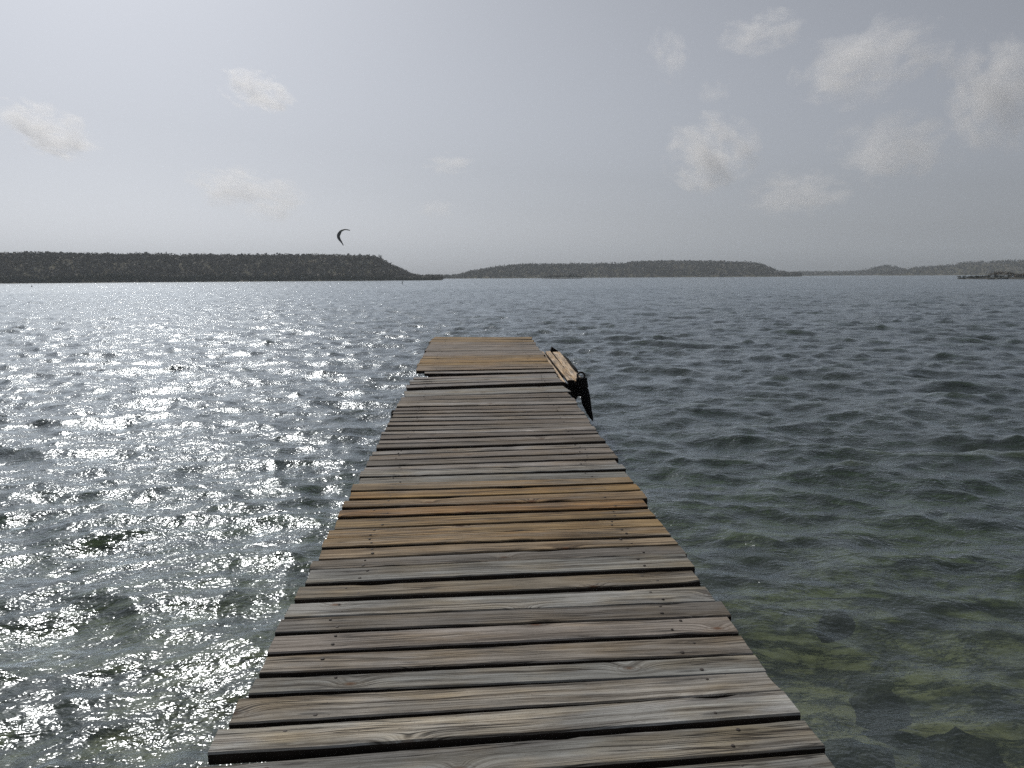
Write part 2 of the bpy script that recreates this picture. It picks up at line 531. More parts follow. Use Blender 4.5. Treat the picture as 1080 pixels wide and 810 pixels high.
lb(lpt(593.2, 402.3), lpt(597.6, 404.5), lpt(570.6, 371), lpt(573.4, 371), .04, 501, (.86, .68, .48))
lb(lpt(599.0, 401.0), lpt(606.4, 401.0), lpt(574.8, 370.6), lpt(580.9, 370.6), .04, 502, (.84, .66, .46))
lb(lpt(608.4, 404.0), lpt(614.5, 399.5), lpt(582.6, 370.9), lpt(590.5, 370.9), .04, 503, (.92, .74, .54))
# support frame under the boards (in its own shade on the side towards the camera)
pA, pB = lpt(594, 401.6), lpt(610, 401.6)
pC = lpt(577, 372)
fr_len = (pC - pA).dot(PIER_DIR)
cmid = (pA + pB) / 2
for k, s in enumerate((.06, fr_len * .5, fr_len - .1)):
    mb = MB()
    cc = cmid + PIER_DIR * s - DECK_N * .12 - LBASE
    mb.box(cc, ((pB - pA).dot(ACROSS) + .06, .07, .15), Mx, .004)
    mb.build('bearer', M_DARKWOOD, landing)
# dark skirt board hanging under the near end, wedge-shaped
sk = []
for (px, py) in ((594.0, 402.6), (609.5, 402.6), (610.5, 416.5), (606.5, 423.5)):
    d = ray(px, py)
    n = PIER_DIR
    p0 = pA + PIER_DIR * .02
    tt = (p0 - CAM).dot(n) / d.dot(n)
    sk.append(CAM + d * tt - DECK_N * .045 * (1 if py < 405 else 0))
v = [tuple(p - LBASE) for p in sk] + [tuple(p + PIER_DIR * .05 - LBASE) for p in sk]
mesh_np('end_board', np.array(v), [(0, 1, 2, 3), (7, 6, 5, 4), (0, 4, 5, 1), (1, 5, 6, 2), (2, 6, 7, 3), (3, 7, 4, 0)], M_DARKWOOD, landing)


def vpt(px, py, s0):
    """pixel on the upright plane across the pier at s0 beyond the landing's near end"""
    d = ray(px, py); p0 = pA + PIER_DIR * s0
    return CAM + d * ((p0 - CAM).dot(PIER_DIR) / d.dot(PIER_DIR))


# the post: upper block, and the leg raking down to the water
top = vpt(613.4, 398.5, -.02); bot = vpt(613.8, 417.5, -.02)
wpx = (vpt(620, 405, -.02) - vpt(607.5, 405, -.02)).length
mb = MB()
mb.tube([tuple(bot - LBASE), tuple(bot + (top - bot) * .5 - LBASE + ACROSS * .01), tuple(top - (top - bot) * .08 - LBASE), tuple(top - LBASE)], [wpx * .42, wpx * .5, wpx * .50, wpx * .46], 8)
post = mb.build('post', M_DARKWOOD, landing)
mb = MB()
pts = [vpt(616.4, 411, -.05), vpt(617.6, 419, -.1), vpt(618.6, 426, -.16), vpt(621.6, 435, -.24), vpt(625.2, 443.5, -.32)]
mb.tube([tuple(p - LBASE) for p in pts], [wpx * .38, wpx * .42, wpx * .40, wpx * .27, wpx * .07], 6)
mb.build('fender', M_RUBBER, landing)
rc = vpt(612.8, 396.2, -.02)
mb = MB()
mb.ring(tuple(rc - LBASE), wpx * .30, wpx * .085, Matrix.Rotation(R(60), 3, 'X'), 22, 8)
mb.build('mooring_ring', M_STEEL, post, True)
# black fender strip along the outer edge and the tip of the far post
mb = MB()
ptsf = [lpt(594.5, 375.5, -.01), lpt(598, 378.5, .0), lpt(602, 384, .01), lpt(606, 388.5, .015), lpt(609.5, 393, .0)]
mb.tube([tuple(p - LBASE) for p in ptsf], [.014, .022, .02, .024, .014], 10)
mb.build('edge_fender', M_RUBBER, landing, True)
mb = MB()
ft = lpt(582.2, 366.0, .0); fb = lpt(584.8, 371.2)
s = (fb - pA).dot(PIER_DIR) + .12
t0 = vpt(582.3, 366.0, s); w0 = vpt(580.6, 370.4, s); w1 = vpt(588.8, 370.4, s)
low = Vector((0, 0, -.35))
v = [t0, w0, w1, w1 + low, w0 + low]
v = [tuple(p - LBASE) for p in v] + [tuple(p + PIER_DIR * .12 - LBASE) for p in v]
mesh_np('far_post', np.array(v), [(0, 1, 4, 3, 2), (5, 7, 8, 9, 6), (0, 5, 6, 1), (0, 2, 7, 5), (2, 3, 8, 7), (3, 4, 9, 8), (4, 1, 6, 9)], M_DARKWOOD, landing)

# ------------------------------------------------------------------ water: real waves from two wind-sea spectra
SUN_AZ = R(-28.0)      # from +Y towards -X
SUN_EL = R(42.0)


def sea(tile, N, lam_p, lam_min, lam_max, wind, rms, seed, spread=2.0):
    g = np.random.default_rng(seed)
    k1 = np.fft.fftfreq(N, d=tile / N) * 2 * np.pi
    kx, ky = np.meshgrid(k1, k1, indexing='ij')
    k = np.hypot(kx, ky); k[0, 0] = 1.0
    kp = 2 * np.pi / lam_p
    c = (kx * wind[0] + ky * wind[1]) / k
    S = k ** -3.9 * np.exp(-1.1 * (kp / k) ** 2) * (np.clip(c, 0, 1) ** spread + .03)
    S[(k < 2 * np.pi / lam_max) | (k > 2 * np.pi / lam_min)] = 0
    S[0, 0] = 0
    A = np.sqrt(S) * (g.standard_normal((N, N)) + 1j * g.standard_normal((N, N)))
    h = np.fft.ifft2(A)
    sc = rms / h.real.std()
    A *= sc
    return (np.fft.ifft2(A).real.astype(np.float32),
            np.fft.ifft2(1j * kx / k * A).real.astype(np.float32), np.fft.ifft2(1j * ky / k * A).real.astype(np.float32), tile, N)


def sample(fd, X, Y):
    tile, N = fd[3], fd[4]
    u = (X / tile % 1.0) * N; v = (Y / tile % 1.0) * N
    i = np.floor(u).astype(int); j = np.floor(v).astype(int)
    a = (u - i); b = (v - j)
    i %= N; j %= N; i2 = (i + 1) % N; j2 = (j + 1) % N
    return [f[i, j] * (1 - a) * (1 - b) + f[i2, j] * a * (1 - b) + f[i, j2] * (1 - a) * b + f[i2, j2] * a * b for f in fd[:3]]


wd = np.array([-.30, -.95]); wd /= np.hypot(*wd)
w2 = np.array([.65, -.75]); w2 /= np.hypot(*w2)
SEA = [sea(53.0, 1024, 2.3, .30, 10.0, wd, .041, 3, 2.0), sea(31.7, 1024, .9, .14, 2.0, w2, .0105, 4, 1.2), sea(11.3, 512, .40, .08, .8, wd, .0045, 5, .8)]

n_r, n_a = 760, 760
rad = np.concatenate([np.geomspace(1.0, 160.0, n_r - 90), np.geomspace(165.0, 2600.0, 90)])
ang = np.linspace(R(-62), R(62), n_a)
RR, AA = np.meshgrid(rad, ang, indexing='ij')
X = RR * np.sin(AA); Y = RR * np.cos(AA)
Z = np.zeros_like(X); DX = np.zeros_like(X); DY = np.zeros_like(X)
# gusts roughen the bay in patches; the shallows close to the shore end of the pier are calmer
gust = sample(sea(240.0, 256, 60.0, 20.0, 200.0, wd, .14, 9, .5), X, Y)[0] + 1.0
gust = gust * (.62 + .38 * np.clip((np.hypot(X - 3.2, Y - 1.5) - 1.5) / 8.0, 0, 1))
for fd, fade0, fade1, chop in ((SEA[0], 260, 700, .95), (SEA[1], 60, 200, .9), (SEA[2], 14, 32, .8)):
    hh, dx, dy = sample(fd, X, Y)
    wgt = np.clip((fade1 - RR) / (fade1 - fade0), 0, 1)
    Z += hh * wgt * gust; DX += dx * wgt * chop * gust; DY += dy * wgt * chop * gust
X = X + DX; Y = Y + DY
V = np.stack([X, Y, Z], -1).reshape(-1, 3)
ii, jj = np.meshgrid(np.arange(n_r - 1), np.arange(n_a - 1), indexing='ij')
a = (ii * n_a + jj).ravel()
Fq = np.stack([a, a + 1, a + n_a + 1, a + n_a], -1)
# the rest of the bay, behind and to the sides
nb = 60
rad2 = np.geomspace(1.0, 2600.0, 40)
ang2 = np.linspace(R(62), R(298), nb)
R2, A2 = np.meshgrid(rad2, ang2, indexing='ij')
V2 = np.stack([R2 * np.sin(A2), R2 * np.cos(A2), np.zeros_like(R2)], -1).reshape(-1, 3)
i2, j2 = np.meshgrid(np.arange(39), np.arange(nb - 1), indexing='ij')
a2 = (i2 * nb + j2).ravel() + len(V)
F2 = np.stack([a2, a2 + 1, a2 + nb + 1, a2 + nb], -1)


def water_material():
    m, t, out = new_mat('bay_water')
    geo = t.n('ShaderNodeNewGeometry')
    pos = geo.outputs['Position']; nrm = geo.outputs['Normal']
    E = 0.006

    def height(p):
        # wind ripples: short crests across the wind, gathered in cat's-paws
        q = t.vmath('MULTIPLY', p, (1.0, 1.35, 1.0))
        h1 = t.math('MULTIPLY', t.noise(q, 4.5, 3, .62, .3), .035)
        h2 = t.math('MULTIPLY', t.noise(q, 19.0, 2, .6, .4), .0105)
        return t.math('ADD', h1, h2)
    h0 = height(pos)
    hx = height(t.vmath('ADD', pos, (E, 0, 0)))
    hy = height(t.vmath('ADD', pos, (0, E, 0)))
    amp = t.remap(t.noise(pos, .35, 3, .55), .3, .7, .62, 1.25)
    k = t.math('MULTIPLY', amp, -1.0 / E)
    gx = t.math('MULTIPLY', t.math('SUBTRACT', hx, h0), k)
    gy = t.math('MULTIPLY', t.math('SUBTRACT', hy, h0), k)
    N = t.vmath('NORMALIZE', t.vmath('ADD', nrm, t.comb(gx, gy, 0.0)))
    fr = t.n('ShaderNodeFresnel', {'IOR': 1.333, 'Normal': N}).outputs[0]
    gl = t.n('ShaderNodeBsdfGlossy', {'Color': (.87, .93, .985, 1), 'Roughness': 0.185, 'Normal': N})
    tr = t.n('ShaderNodeBsdfTransparent', {'Color': (.86, .89, .84, 1)})
    murk = t.noise(pos, .22, 3, .5)
    df = t.n('ShaderNodeBsdfDiffuse', {'Color': t.mix(t.remap(murk, .35, .65), (.070, .092, .084, 1), (.098, .122, .110, 1))})
    body = t.n('ShaderNodeMixShader', {0: .30, 1: tr.outputs[0], 2: df.outputs[0]})
    mx = t.n('ShaderNodeMixShader', {0: fr, 1: body.outputs[0], 2: gl.outputs[0]})
    t.nt.links.new(mx.outputs[0], out.inputs['Surface'])
    va = t.n('ShaderNodeVolumeAbsorption', {'Color': (.56, .68, .54, 1), 'Density': .36})
    t.nt.links.new(va.outputs[0], out.inputs['Volume'])
    return m


water = mesh_np('water', np.concatenate([V, V2]), np.concatenate([Fq, F2]), water_material(), None, True)
tag(water, 'choppy grey-green bay water sparkling in the sun', None, None, 'structure')


# seabed: sand with weed, close under the surface by the pier, deeper farther out
def seabed_material():
    m, t, out = new_mat('sandy_seabed')
    geo = t.n('ShaderNodeNewGeometry').outputs['Position']
    n1 = t.noise(geo, .85, 4, .6, .6); n2 = t.noise(geo, 5.0, 5, .6)
    c = t.mix(t.remap(n2, .3, .7), (.33, .30, .19, 1), (.54, .49, .335, 1))
    c = t.mix(t.remap(n1, .46, .60, 0, 1, True), c, t.mix(t.remap(n2, .3, .7), (.02, .025, .02, 1), (.06, .06, .035, 1)))
    p = t.n('ShaderNodeBsdfPrincipled', {'Base Color': c, 'Roughness': .9})
    t.nt.links.new(p.outputs[0], out.inputs[0])
    return m


gx = np.concatenate([-np.geomspace(30, 2600, 14)[::-1], np.linspace(-28, 28, 120), np.geomspace(30, 2600, 14)])
gy = np.concatenate([-np.geomspace(8, 2600, 12)[::-1], np.linspace(-6, 46, 110), np.geomspace(48, 2600, 16)])
GX, GY = np.meshgrid(gx, gy, indexing='ij')
dist = np.hypot(GX - 1.5, GY - 1)
GZ = -(.75 + np.clip((dist - 3.0) / 22.0, 0, 1) * 2.6)
bump = np.array([mnoise.fractal(Vector((x * .5, y * .5, 0)), 1.0, 2.0, 4) for x, y in zip(GX.ravel(), GY.ravel())]).reshape(GX.shape)
GZ += bump * .16
ny = len(gy)
i3, j3 = np.meshgrid(np.arange(len(gx) - 1), np.arange(ny - 1), indexing='ij')
a3 = (i3 * ny + j3).ravel()
F3 = np.stack([a3, a3 + ny, a3 + ny + 1, a3 + 1], -1)
sb = mesh_np('seabed', np.stack([GX, GY, GZ], -1).reshape(-1, 3), F3, seabed_material(), None, True)
tag(sb, 'shallow sandy seabed with dark weed', None, None, 'structure')


def rock_mesh(seed, n=3):
    import bmesh
    bm = bmesh.new()
    bmesh.ops.create_icosphere(bm, subdivisions=n, radius=1.0)
    for v in bm.verts:
        d = v.co.normalized()
        k = 1 + .35 * mnoise.fractal(d * 1.4 + Vector((seed * 3.1, 0, 0)), 1.0, 2.0, 4)
        v.co = d * k
    me = bpy.data.meshes.new('rock'); bm.to_mesh(me); bm.free()
    for p in me.polygons: p.use_smooth = True
    return me


M_ROCK = simple_mat('weedy_rock', (.035, .034, .026), .9, .5, 3.0, .8)
rock_spots = [((930, 742), (.26, .16, .16), 'dark weedy stone under the clear shallows beside the third near plank'),
              ((1015, 800), (.42, .30, .22), 'largest dark weedy rock under water near the lower corner'),
              ((905, 800), (.34, .24, .18), 'dark sunken rock closest to the near end of the pier'),
              ((880, 655), (.30, .17, .14), 'sunken brownish stone farthest out beside the pier')]
for k, ((px, py), s, lab) in enumerate(rock_spots):
    q = on_plane(px, py, Vector((0, 0, -.72)), Vector((0, 0, 1)))
    me = rock_mesh(k + 1); me.materials.append(M_ROCK)
    o = bpy.data.objects.new('sunken_rock', me); link(o)
    o.location = (q.x, q.y, q.z - .06); o.scale = tuple(a * .8 for a in s); o.rotation_euler.z = k * 1.3
    tag(o, lab, 'rock', 'rocks under the shallow water')

# ------------------------------------------------------------------ far land
def leaf_material(name, c0, c1):
    m, t, out = new_mat(name)
    geo = t.n('ShaderNodeNewGeometry')
    n = t.noise(geo.outputs['Position'], .035, 5, .7)
    n = t.remap(n, .32, .68)
    rp = geo.outputs['Random Per Island']
    c = t.mix(t.math('ADD', t.math('MULTIPLY', n, .65), t.math('MULTIPLY', rp, .35)), c0 + (1,), c1 + (1,))
    d = t.n('ShaderNodeBsdfPrincipled', {'Base Color': c, 'Roughness': .8, 'Specular IOR Level': .15})
    t.nt.links.new(d.outputs[0], out.inputs[0])
    return m


M_LEAF = leaf_material('dry_scrub_leaves', (.105, .101, .088), (.175, .163, .142))
M_MANG = leaf_material('mangrove_leaves', (.014, .020, .010), (.040, .046, .022))
M_BROWN = leaf_material('brown_scrub_leaves', (.060, .045, .028), (.125, .092, .055))
M_BARK = simple_mat('bark', (.10, .085, .07), .9)


def hill_material():
    m, t, out = new_mat('scrubby_hillside')
    pos = t.n('ShaderNodeNewGeometry').outputs['Position']
    n = t.noise(pos, .06, 6, .65)
    c = t.ramp(n, [(.3, (.045, .048, .028, 1)), (.5, (.075, .070, .045, 1)), (.7, (.12, .10, .070, 1))])
    p = t.n('ShaderNodeBsdfPrincipled', {'Base Color': c, 'Roughness': .95, 'Specular IOR Level': .1})
    t.nt.links.new(p.outputs[0], out.inputs[0])
    return m


M_HILL = hill_material()


def crowns(points, sizes, n_leaf, leaf, seed, squash=.8):
    """many crowns as loose leaf clumps: triangles scattered in each crown's volume"""
    g = np.random.default_rng(seed)
    P = np.repeat(points, n_leaf, 0); S = np.repeat(sizes, n_leaf)
    d = g.standard_normal((len(P), 3)); d /= np.linalg.norm(d, axis=1)[:, None]
    r = g.uniform(.25, 1.0, len(P)) ** .6
    c = P + d * (S * r)[:, None] * np.array([1, 1, squash])
    tri = np.clip(g.standard_normal((len(P), 3, 3)), -1.15, 1.15) * (S * leaf)[:, None, None]
    v = (c[:, None, :] + tri).reshape(-1, 3)
    v[:, 2] = np.maximum(v[:, 2], -.3)
    return v, np.arange(len(v)).reshape(-1, 3)


def land(name, label, sky, shore_d, depth, trees, tree_size, mat_leaf, thicket=None, forest_label=None, n_leaf=14, seed=1, shore_wob=12.0, plateau=.55, leaf=.42, canopy_px=0.0):
    """land whose skyline follows the photographed one: sky = [(px, py)]; it has a shore, a front slope, a top and a back"""
    xs = np.array([p[0] for p in sky], float); ys = np.array([p[1] for p in sky], float)
    nu, nv = 220, 26
    U = np.linspace(xs[0], xs[-1], nu)
    Yk = np.interp(U, xs, ys) + canopy_px
    vv = np.linspace(0, 1, nv)
    verts = np.zeros((nu, nv, 3)); 
    for i, (px, py) in enumerate(zip(U, Yk)):
        d = ray(px, py); az = math.atan2(d.x, d.y); el = d.z / math.hypot(d.x, d.y)
        d0 = shore_d + shore_wob * mnoise.noise(Vector((px * .02, seed, 0))) + shore_wob * .5 * mnoise.noise(Vector((px * .09, seed, 5)))
        top_d = d0 + depth * plateau
        Hh = max(.6, CAM_Z + el * top_d)
        for j, q in enumerate(vv):
            dd = d0 + depth * q
            if q < .06: z = -1.2 + (q / .06) * 1.9
            elif q < plateau:
                w = (q - .06) / (plateau - .06)
                z = .7 + (Hh - .7) * (1 - (1 - w) ** 1.6)
            elif q < .85: z = Hh
            else: z = Hh * (1 - (q - .85) / .15) - 1.0 * (q - .85) / .15
            if .06 < q < .85: z += Hh * .14 * (mnoise.noise(Vector((px * .035, q * 5, seed))) + .6 * mnoise.noise(Vector((px * .12, q * 9, seed)))) * (1 - abs(2 * w - 1) if q < plateau else 0)
            verts[i, j] = (math.sin(az) * dd, math.cos(az) * dd, z)
    i4, j4 = np.meshgrid(np.arange(nu - 1), np.arange(nv - 1), indexing='ij')
    a4 = (i4 * nv + j4).ravel()
    F4 = np.stack([a4, a4 + nv, a4 + nv + 1, a4 + 1], -1)
    o = mesh_np(name, verts.reshape(-1, 3), F4, M_HILL, None, True)
    tag(o, label, None, None, 'structure')
    g = np.random.default_rng(seed + 50)
    if trees:
        iu = g.uniform(0, nu - 1.001, trees); q = g.uniform(.05, .72, trees) ** 1.0
        jv = q * (nv - 1)
        i0 = iu.astype(int); j0 = jv.astype(int); fa = (iu - i0)[:, None]; fb = (jv - j0)[:, None]
        P = verts[i0, j0] * (1 - fa) * (1 - fb) + verts[i0 + 1, j0] * fa * (1 - fb) + verts[i0, j0 + 1] * (1 - fa) * fb + verts[i0 + 1, j0 + 1] * fa * fb
        S = tree_size * g.uniform(.4, 1.35, trees)
        P[:, 2] += S * .45
        v, f = crowns(P, S, n_leaf, leaf, seed)
        fo = mesh_np(name.replace('hill', 'forest') if 'hill' in name else name + '_forest', v, f, mat_leaf)
        tag(fo, forest_label or 'scrub forest covering the far hillside', None, None, 'stuff')
    return verts


HL = land('headland_hill', 'flat-topped headland beyond the water', [(-420, 272), (-300, 268), (-150, 266), (-40, 267), (0, 267.5), (50, 266.5), (100, 268), (160, 268), (230, 269), (300, 268.5), (350, 268.8), (385, 269.6), (396, 270.5), (404, 274), (412, 279),
                                            (420, 282.5), (428, 286), (436, 289.5), (446, 292.2), (466, 292.8)], 560, 190, 9000, 2.0, M_LEAF, forest_label='grey-green scrub forest on the long flat headland', seed=1, canopy_px=3.2)
HC = land('plateau_hill', 'flat-topped hill across the bay', [(462, 292.6), (480, 291.6), (488, 289.5), (497, 287), (510, 284.5), (530, 281.2), (555, 279.6), (600, 279.3), (661, 279.0), (664, 277.3), (700, 276.3), (735, 276.4), (770, 277.2), (797, 278),
                                          (804, 280), (812, 283.5), (820, 287), (830, 289), (845, 289.6)], 980, 260, 5200, 2.6, M_LEAF, forest_label='thin scrub forest on the flat-topped hill across the bay', seed=2, n_leaf=10, shore_wob=16, canopy_px=1.2)
HF = land('far_hill', 'low far shore with one small cone-shaped hill', [(815, 289.4), (845, 288.0), (870, 287.6), (900, 287.2), (915, 285.6), (924, 282.6), (932, 281), (938, 281), (946, 282.8), (956, 285.4), (975, 286.2), (1010, 286.6)],
          1500, 300, 2400, 3.0, M_LEAF, forest_label='pale scrub on the low far shore and cone-shaped hill', seed=3, n_leaf=8, shore_wob=20, canopy_px=.8)
HR = land('mesa_hill', 'long faint plateau at the far side of the bay', [(930, 288.4), (955, 285.0), (968, 283), (985, 281.6), (1003, 280.3), (1018, 277.8), (1040, 277.0), (1062, 276.2), (1085, 275.2), (1160, 274), (1300, 273), (1500, 276)],
          1280, 300, 3600, 3.0, M_LEAF, forest_label='pale scrub on the long far plateau', seed=4, n_leaf=8, shore_wob=20, canopy_px=1.0)

# low mangrove fringe along the headland's shore
g = np.random.default_rng(21)
nm = 2600
px = g.uniform(-300, 462, nm)
P = np.zeros((nm, 3)); S = np.zeros(nm)
for i, x in enumerate(px):
    d = ray(x, 290.0); az = math.atan2(d.x, d.y)
    prom = .55 + .45 * mnoise.noise(Vector((x * .013, 3, 3))) + .35 * mnoise.noise(Vector((x * .07, 9, 3)))
    fall = np.clip((462 - x) / 130, .12, 1)
    dd = 552 + g.uniform(-10, 22)
    hgt = g.uniform(.2, 1.0) * (2.0 + 5.0 * max(0, prom)) * fall
    P[i] = (math.sin(az) * dd, math.cos(az) * dd, hgt * .8); S[i] = g.uniform(.8, 1.7)
v, f = crowns(P, S, 12, .42, 22)
tag(mesh_np('mangrove_thicket', v, f, M_MANG), 'dark mangrove fringe along the headland shore', None, None, 'stuff')


def bush(name, size, mat, seed, n=90, trunk=True, shape=(1.0, 1.0, .75), leaf=.13):
    """one tree: tapered stem with limbs, crown of leaf clumps. Base at the origin; size = crown radius"""
    o = empty(name)
    rs = random.Random(seed)
    hc = size * (1.15 if trunk else .75)
    mb = MB()
    mb.tube([(0, 0, -.4), (size * .03, 0, hc * .45), (size * .02, size * .04, hc)], [size * .10, size * .07, size * .03], 7)
    for k in range(4):
        a = k * 1.6 + rs.random()
        mb.tube([(size * .02, 0, hc * .45), (math.cos(a) * size * .4, math.sin(a) * size * .4, hc * .85), (math.cos(a) * size * .7, math.sin(a) * size * .7, hc * 1.1)], [size * .05, size * .035, size * .015], 6)
    mb.build('trunk', M_BARK, o, True)
    g = np.random.default_rng(seed)
    lobes = [np.array([0, 0, hc])] + [np.array([math.cos(a) * size * .5, math.sin(a) * size * .5, hc + rs.uniform(-.3, .25) * size]) for a in np.linspace(0, 6.28, 6)[:5] + rs.random()]
    vs = []; fs = []; b = 0
    for L_ in lobes:
        v, f = crowns(np.array([L_]), np.array([size * .58]), n // 3, leaf / .58, int(g.integers(1e6)), .85)
        v = (v - np.array([0, 0, hc])) * np.array(shape) + np.array([0, 0, hc])
        vs.append(v); fs.append(f + b); b += len(v)
    mesh_np('crown', np.concatenate(vs), np.concatenate(fs), mat, o)
    return o


proto_a = bush('tree', 2.4, M_LEAF, 31)
proto_b = bush('tree', 2.0, M_LEAF, 33, shape=(.62, .62, 1.5))
tag(proto_a, 'small rounded tree breaking the skyline of the long headland', 'tree', 'rounded trees on the headland skyline')
tag(proto_b, 'slim upright tree breaking the skyline of the long headland', 'tree', 'slim trees on the headland skyline')


def ground_at(px, sky, shore_d, depth, plateau=.55, canopy_px=0.0, seed=1, back=0.0):
    xs = [p[0] for p in sky]; ys = [p[1] for p in sky]
    py = float(np.interp(px, xs, ys)) + canopy_px
    d = ray(px, py); az = math.atan2(d.x, d.y)
    dd = shore_d + depth * (plateau + .02) + back
    return Vector((math.sin(az) * dd, math.cos(az) * dd, CAM_Z + d.z / math.hypot(d.x, d.y) * dd))


def nearest_top(verts, px, j):
    """a ground point of a land grid at a pixel column and a depth step"""
    d = ray(px, 285); az = math.atan2(d.x, d.y)
    A = np.arctan2(verts[:, j, 0], verts[:, j, 1])
    i = int(np.argmin(abs(A - az)))
    return Vector(verts[i, j])


used = {'a': False, 'b': False}


def put_tree(key, p, sc, rz):
    proto = proto_a if key == 'a' else proto_b
    o = proto if not used[key] else copy_tree(proto)
    used[key] = True
    o.location = p; o.scale = (sc, sc, sc * random.uniform(.9, 1.15)); o.rotation_euler.z = rz
    return o


for k, (px, key, sc) in enumerate([(8, 'a', .7), (28, 'a', .9), (55, 'a', .8), (104, 'a', .6), (136, 'a', .7), (150, 'a', .6), (187, 'a', .55), (218, 'b', .7), (243, 'a', .65), (263, 'a', .7), (283, 'a', .6),
                                   (311, 'a', .6), (336, 'a', .6), (352, 'a', .65), (372, 'a', .7), (386, 'a', .75), (393, 'b', .8)]):
    put_tree(key, nearest_top(HL, px, 14), sc, k * 1.1)
for k, (px, j, sc) in enumerate([(404, 13, .75), (410, 12, .8), (416, 13, .7), (421, 12, .8), (427, 12, .75), (433, 11, .7), (438, 10, .6)]):
    o = put_tree('a', nearest_top(HL, px, j), sc, k * .9)
    o['label'] = 'small rounded tree on the sloping tip of the headland'; o['group'] = 'trees down the headland tip'
o = put_tree('b', nearest_top(HL, 400, 14), 1.35, 1)
o['label'] = 'tallest pointed tree at the brow where the headland drops'; del o['group']
far_tree = copy_tree(proto_a)
for k, px in enumerate((487, 494, 513, 541, 557, 574, 578, 596, 662)):
    o = far_tree if k == 0 else copy_tree(far_tree)
    o.location = nearest_top(HC, px, 14); o.scale = (.85, .85, random.uniform(.8, 1.1)); o.rotation_euler.z = k
    tag(o, 'tiny tree on the edge of the flat-topped hill across the bay', 'tree', 'trees on the hill across the bay')


# the little mangrove islet in mid-bay, and the scrubby point on the right
def islet(name, label, pts, mat=M_ROCK, wdt=14.0):
    n = len(pts); v = []; f = []
    for (px, d, z) in pts:
        dr = ray(px, 291); az = math.atan2(dr.x, dr.y)
        for q, zz in ((-wdt * .5, -1.0), (-wdt * .3, z * .7), (0, z), (wdt * .3, z * .8), (wdt * .5, -1.0)):
            dd = d + q
            v.append((math.sin(az) * dd, math.cos(az) * dd, zz))
    for i in range(n - 1):
        for j in range(4):
            f.append((i * 5 + j, (i + 1) * 5 + j, (i + 1) * 5 + j + 1, i * 5 + j + 1))
    o = mesh_np(name, np.array(v), f, mat, None, True)
    tag(o, label, None, None, 'structure')


islet('islet_ground', 'low ground of the mangrove islet', [(568, 690, -.3), (572, 690, .3), (585, 690, .5), (600, 690, .5), (612, 690, .3), (617, 690, -.3)])
isl = bush('mangrove_bush', 2.0, M_MANG, 41, trunk=False, shape=(1.3, 1.3, .7))
for k, (px, s, lab) in enumerate([(576, .9, 0), (581, 1.2, 0), (587, 1.3, 0), (593, 1.25, 0), (599, 1.3, 0), (604, 1.5, 0), (609, 1.3, 0), (613, .8, 0)]):
    o = isl if k == 0 else copy_tree(isl)
    d = ray(px, 291); az = math.atan2(d.x, d.y)
    o.location = (math.sin(az) * (688 + k % 3), math.cos(az) * (688 + k % 3), .2); o.scale = (s, s, s); o.rotation_euler.z = k * 1.7
    tag(o, 'dark mangrove bush on the little islet in mid bay', 'bush', 'mangrove bushes on the islet')

islet('point_ground', 'low rocky point with scrub', [(1006, 400, -.4), (1012, 400, .3), (1030, 398, .5), (1050, 395, .7), (1072, 385, .8), (1100, 380, .9), (1160, 380, 1.0), (1220, 380, -.4)], wdt=24)
bb = bush('scrub_bush', 1.5, M_BROWN, 51, trunk=False, shape=(1.35, 1.35, .8))
spots = [(1024, 399, .45, M_MANG, 'lowest greenish bush near the tip of the rocky point'), (1031, 398, .62, M_MANG, 'low olive bush third from the tip of the rocky point'), (1037, 397, .7, M_MANG, 'olive bush just seaward of the tall round brown bush'),
         (1043, 396, .85, M_BROWN, 'dark bush against the tall round brown bush'), (1053, 394, 1.6, M_BROWN, 'tall round brown bush behind the boat with the pale canopy'), (1064, 390, 1.5, M_BROWN, 'broad reddish-brown bush between the tall round one and the boat'),
         (1074, 380, 1.05, M_BROWN, 'brown bush at the water edge beside the moored boat'), (1084, 378, 1.35, M_BROWN, 'brown bush at the root of the rocky point')]
for k, (px, dd, s, mt, lab) in enumerate(spots):
    o = bb if k == 0 else copy_tree(bb)
    if mt is M_MANG:
        pass
    d = ray(px, 291); az = math.atan2(d.x, d.y)
    o.location = (math.sin(az) * dd, math.cos(az) * dd, .2); o.scale = (s, s, s); o.rotation_euler.z = k * 2.1
    tag(o, lab, 'bush', 'bushes on the rocky point')
# low shoreline scrub and rocks on that point
g = np.random.default_rng(77)
P = []; S = []
for i in range(200):
    x = g.uniform(1011, 1110); d = ray(x, 291); az = math.atan2(d.x, d.y); dd = np.interp(x, [1006, 1050, 1110], [398, 393, 374]) + g.uniform(-7, 5)
    P.append((math.sin(az) * dd, math.cos(az) * dd, g.uniform(.2, .9 + .8 * np.clip((x - 1020) / 40, 0, 1)))); S.append(g.uniform(.4, .8))
v, f = crowns(np.array(P), np.array(S), 12, .42, 5)
tag(mesh_np('shore_scrub', v, f, M_MANG), 'dark low scrub along the rocky point', None, None, 'stuff')
for k, (px, py, s, lab) in enumerate([(1045.5, 294.6, 1.0, 'small dark rock in the water off the scrubby point'), (1011.5, 292.0, 1.1, 'dark rock at the very tip of the scrubby point'), (1027, 292.4, .9, 'dark rock at the shore below the low bushes')]):
    me = rock_mesh(20 + k); me.materials.append(M_ROCK)
    o = bpy.data.objects.new('rock', me); link(o)
    q = on_plane(px, py, Vector((0, 0, 0)), Vector((0, 0, 1)))
    o.location = (q.x, q.y, .1); o.scale = (s * 1.3, s, s * .55)
    tag(o, lab, 'rock')

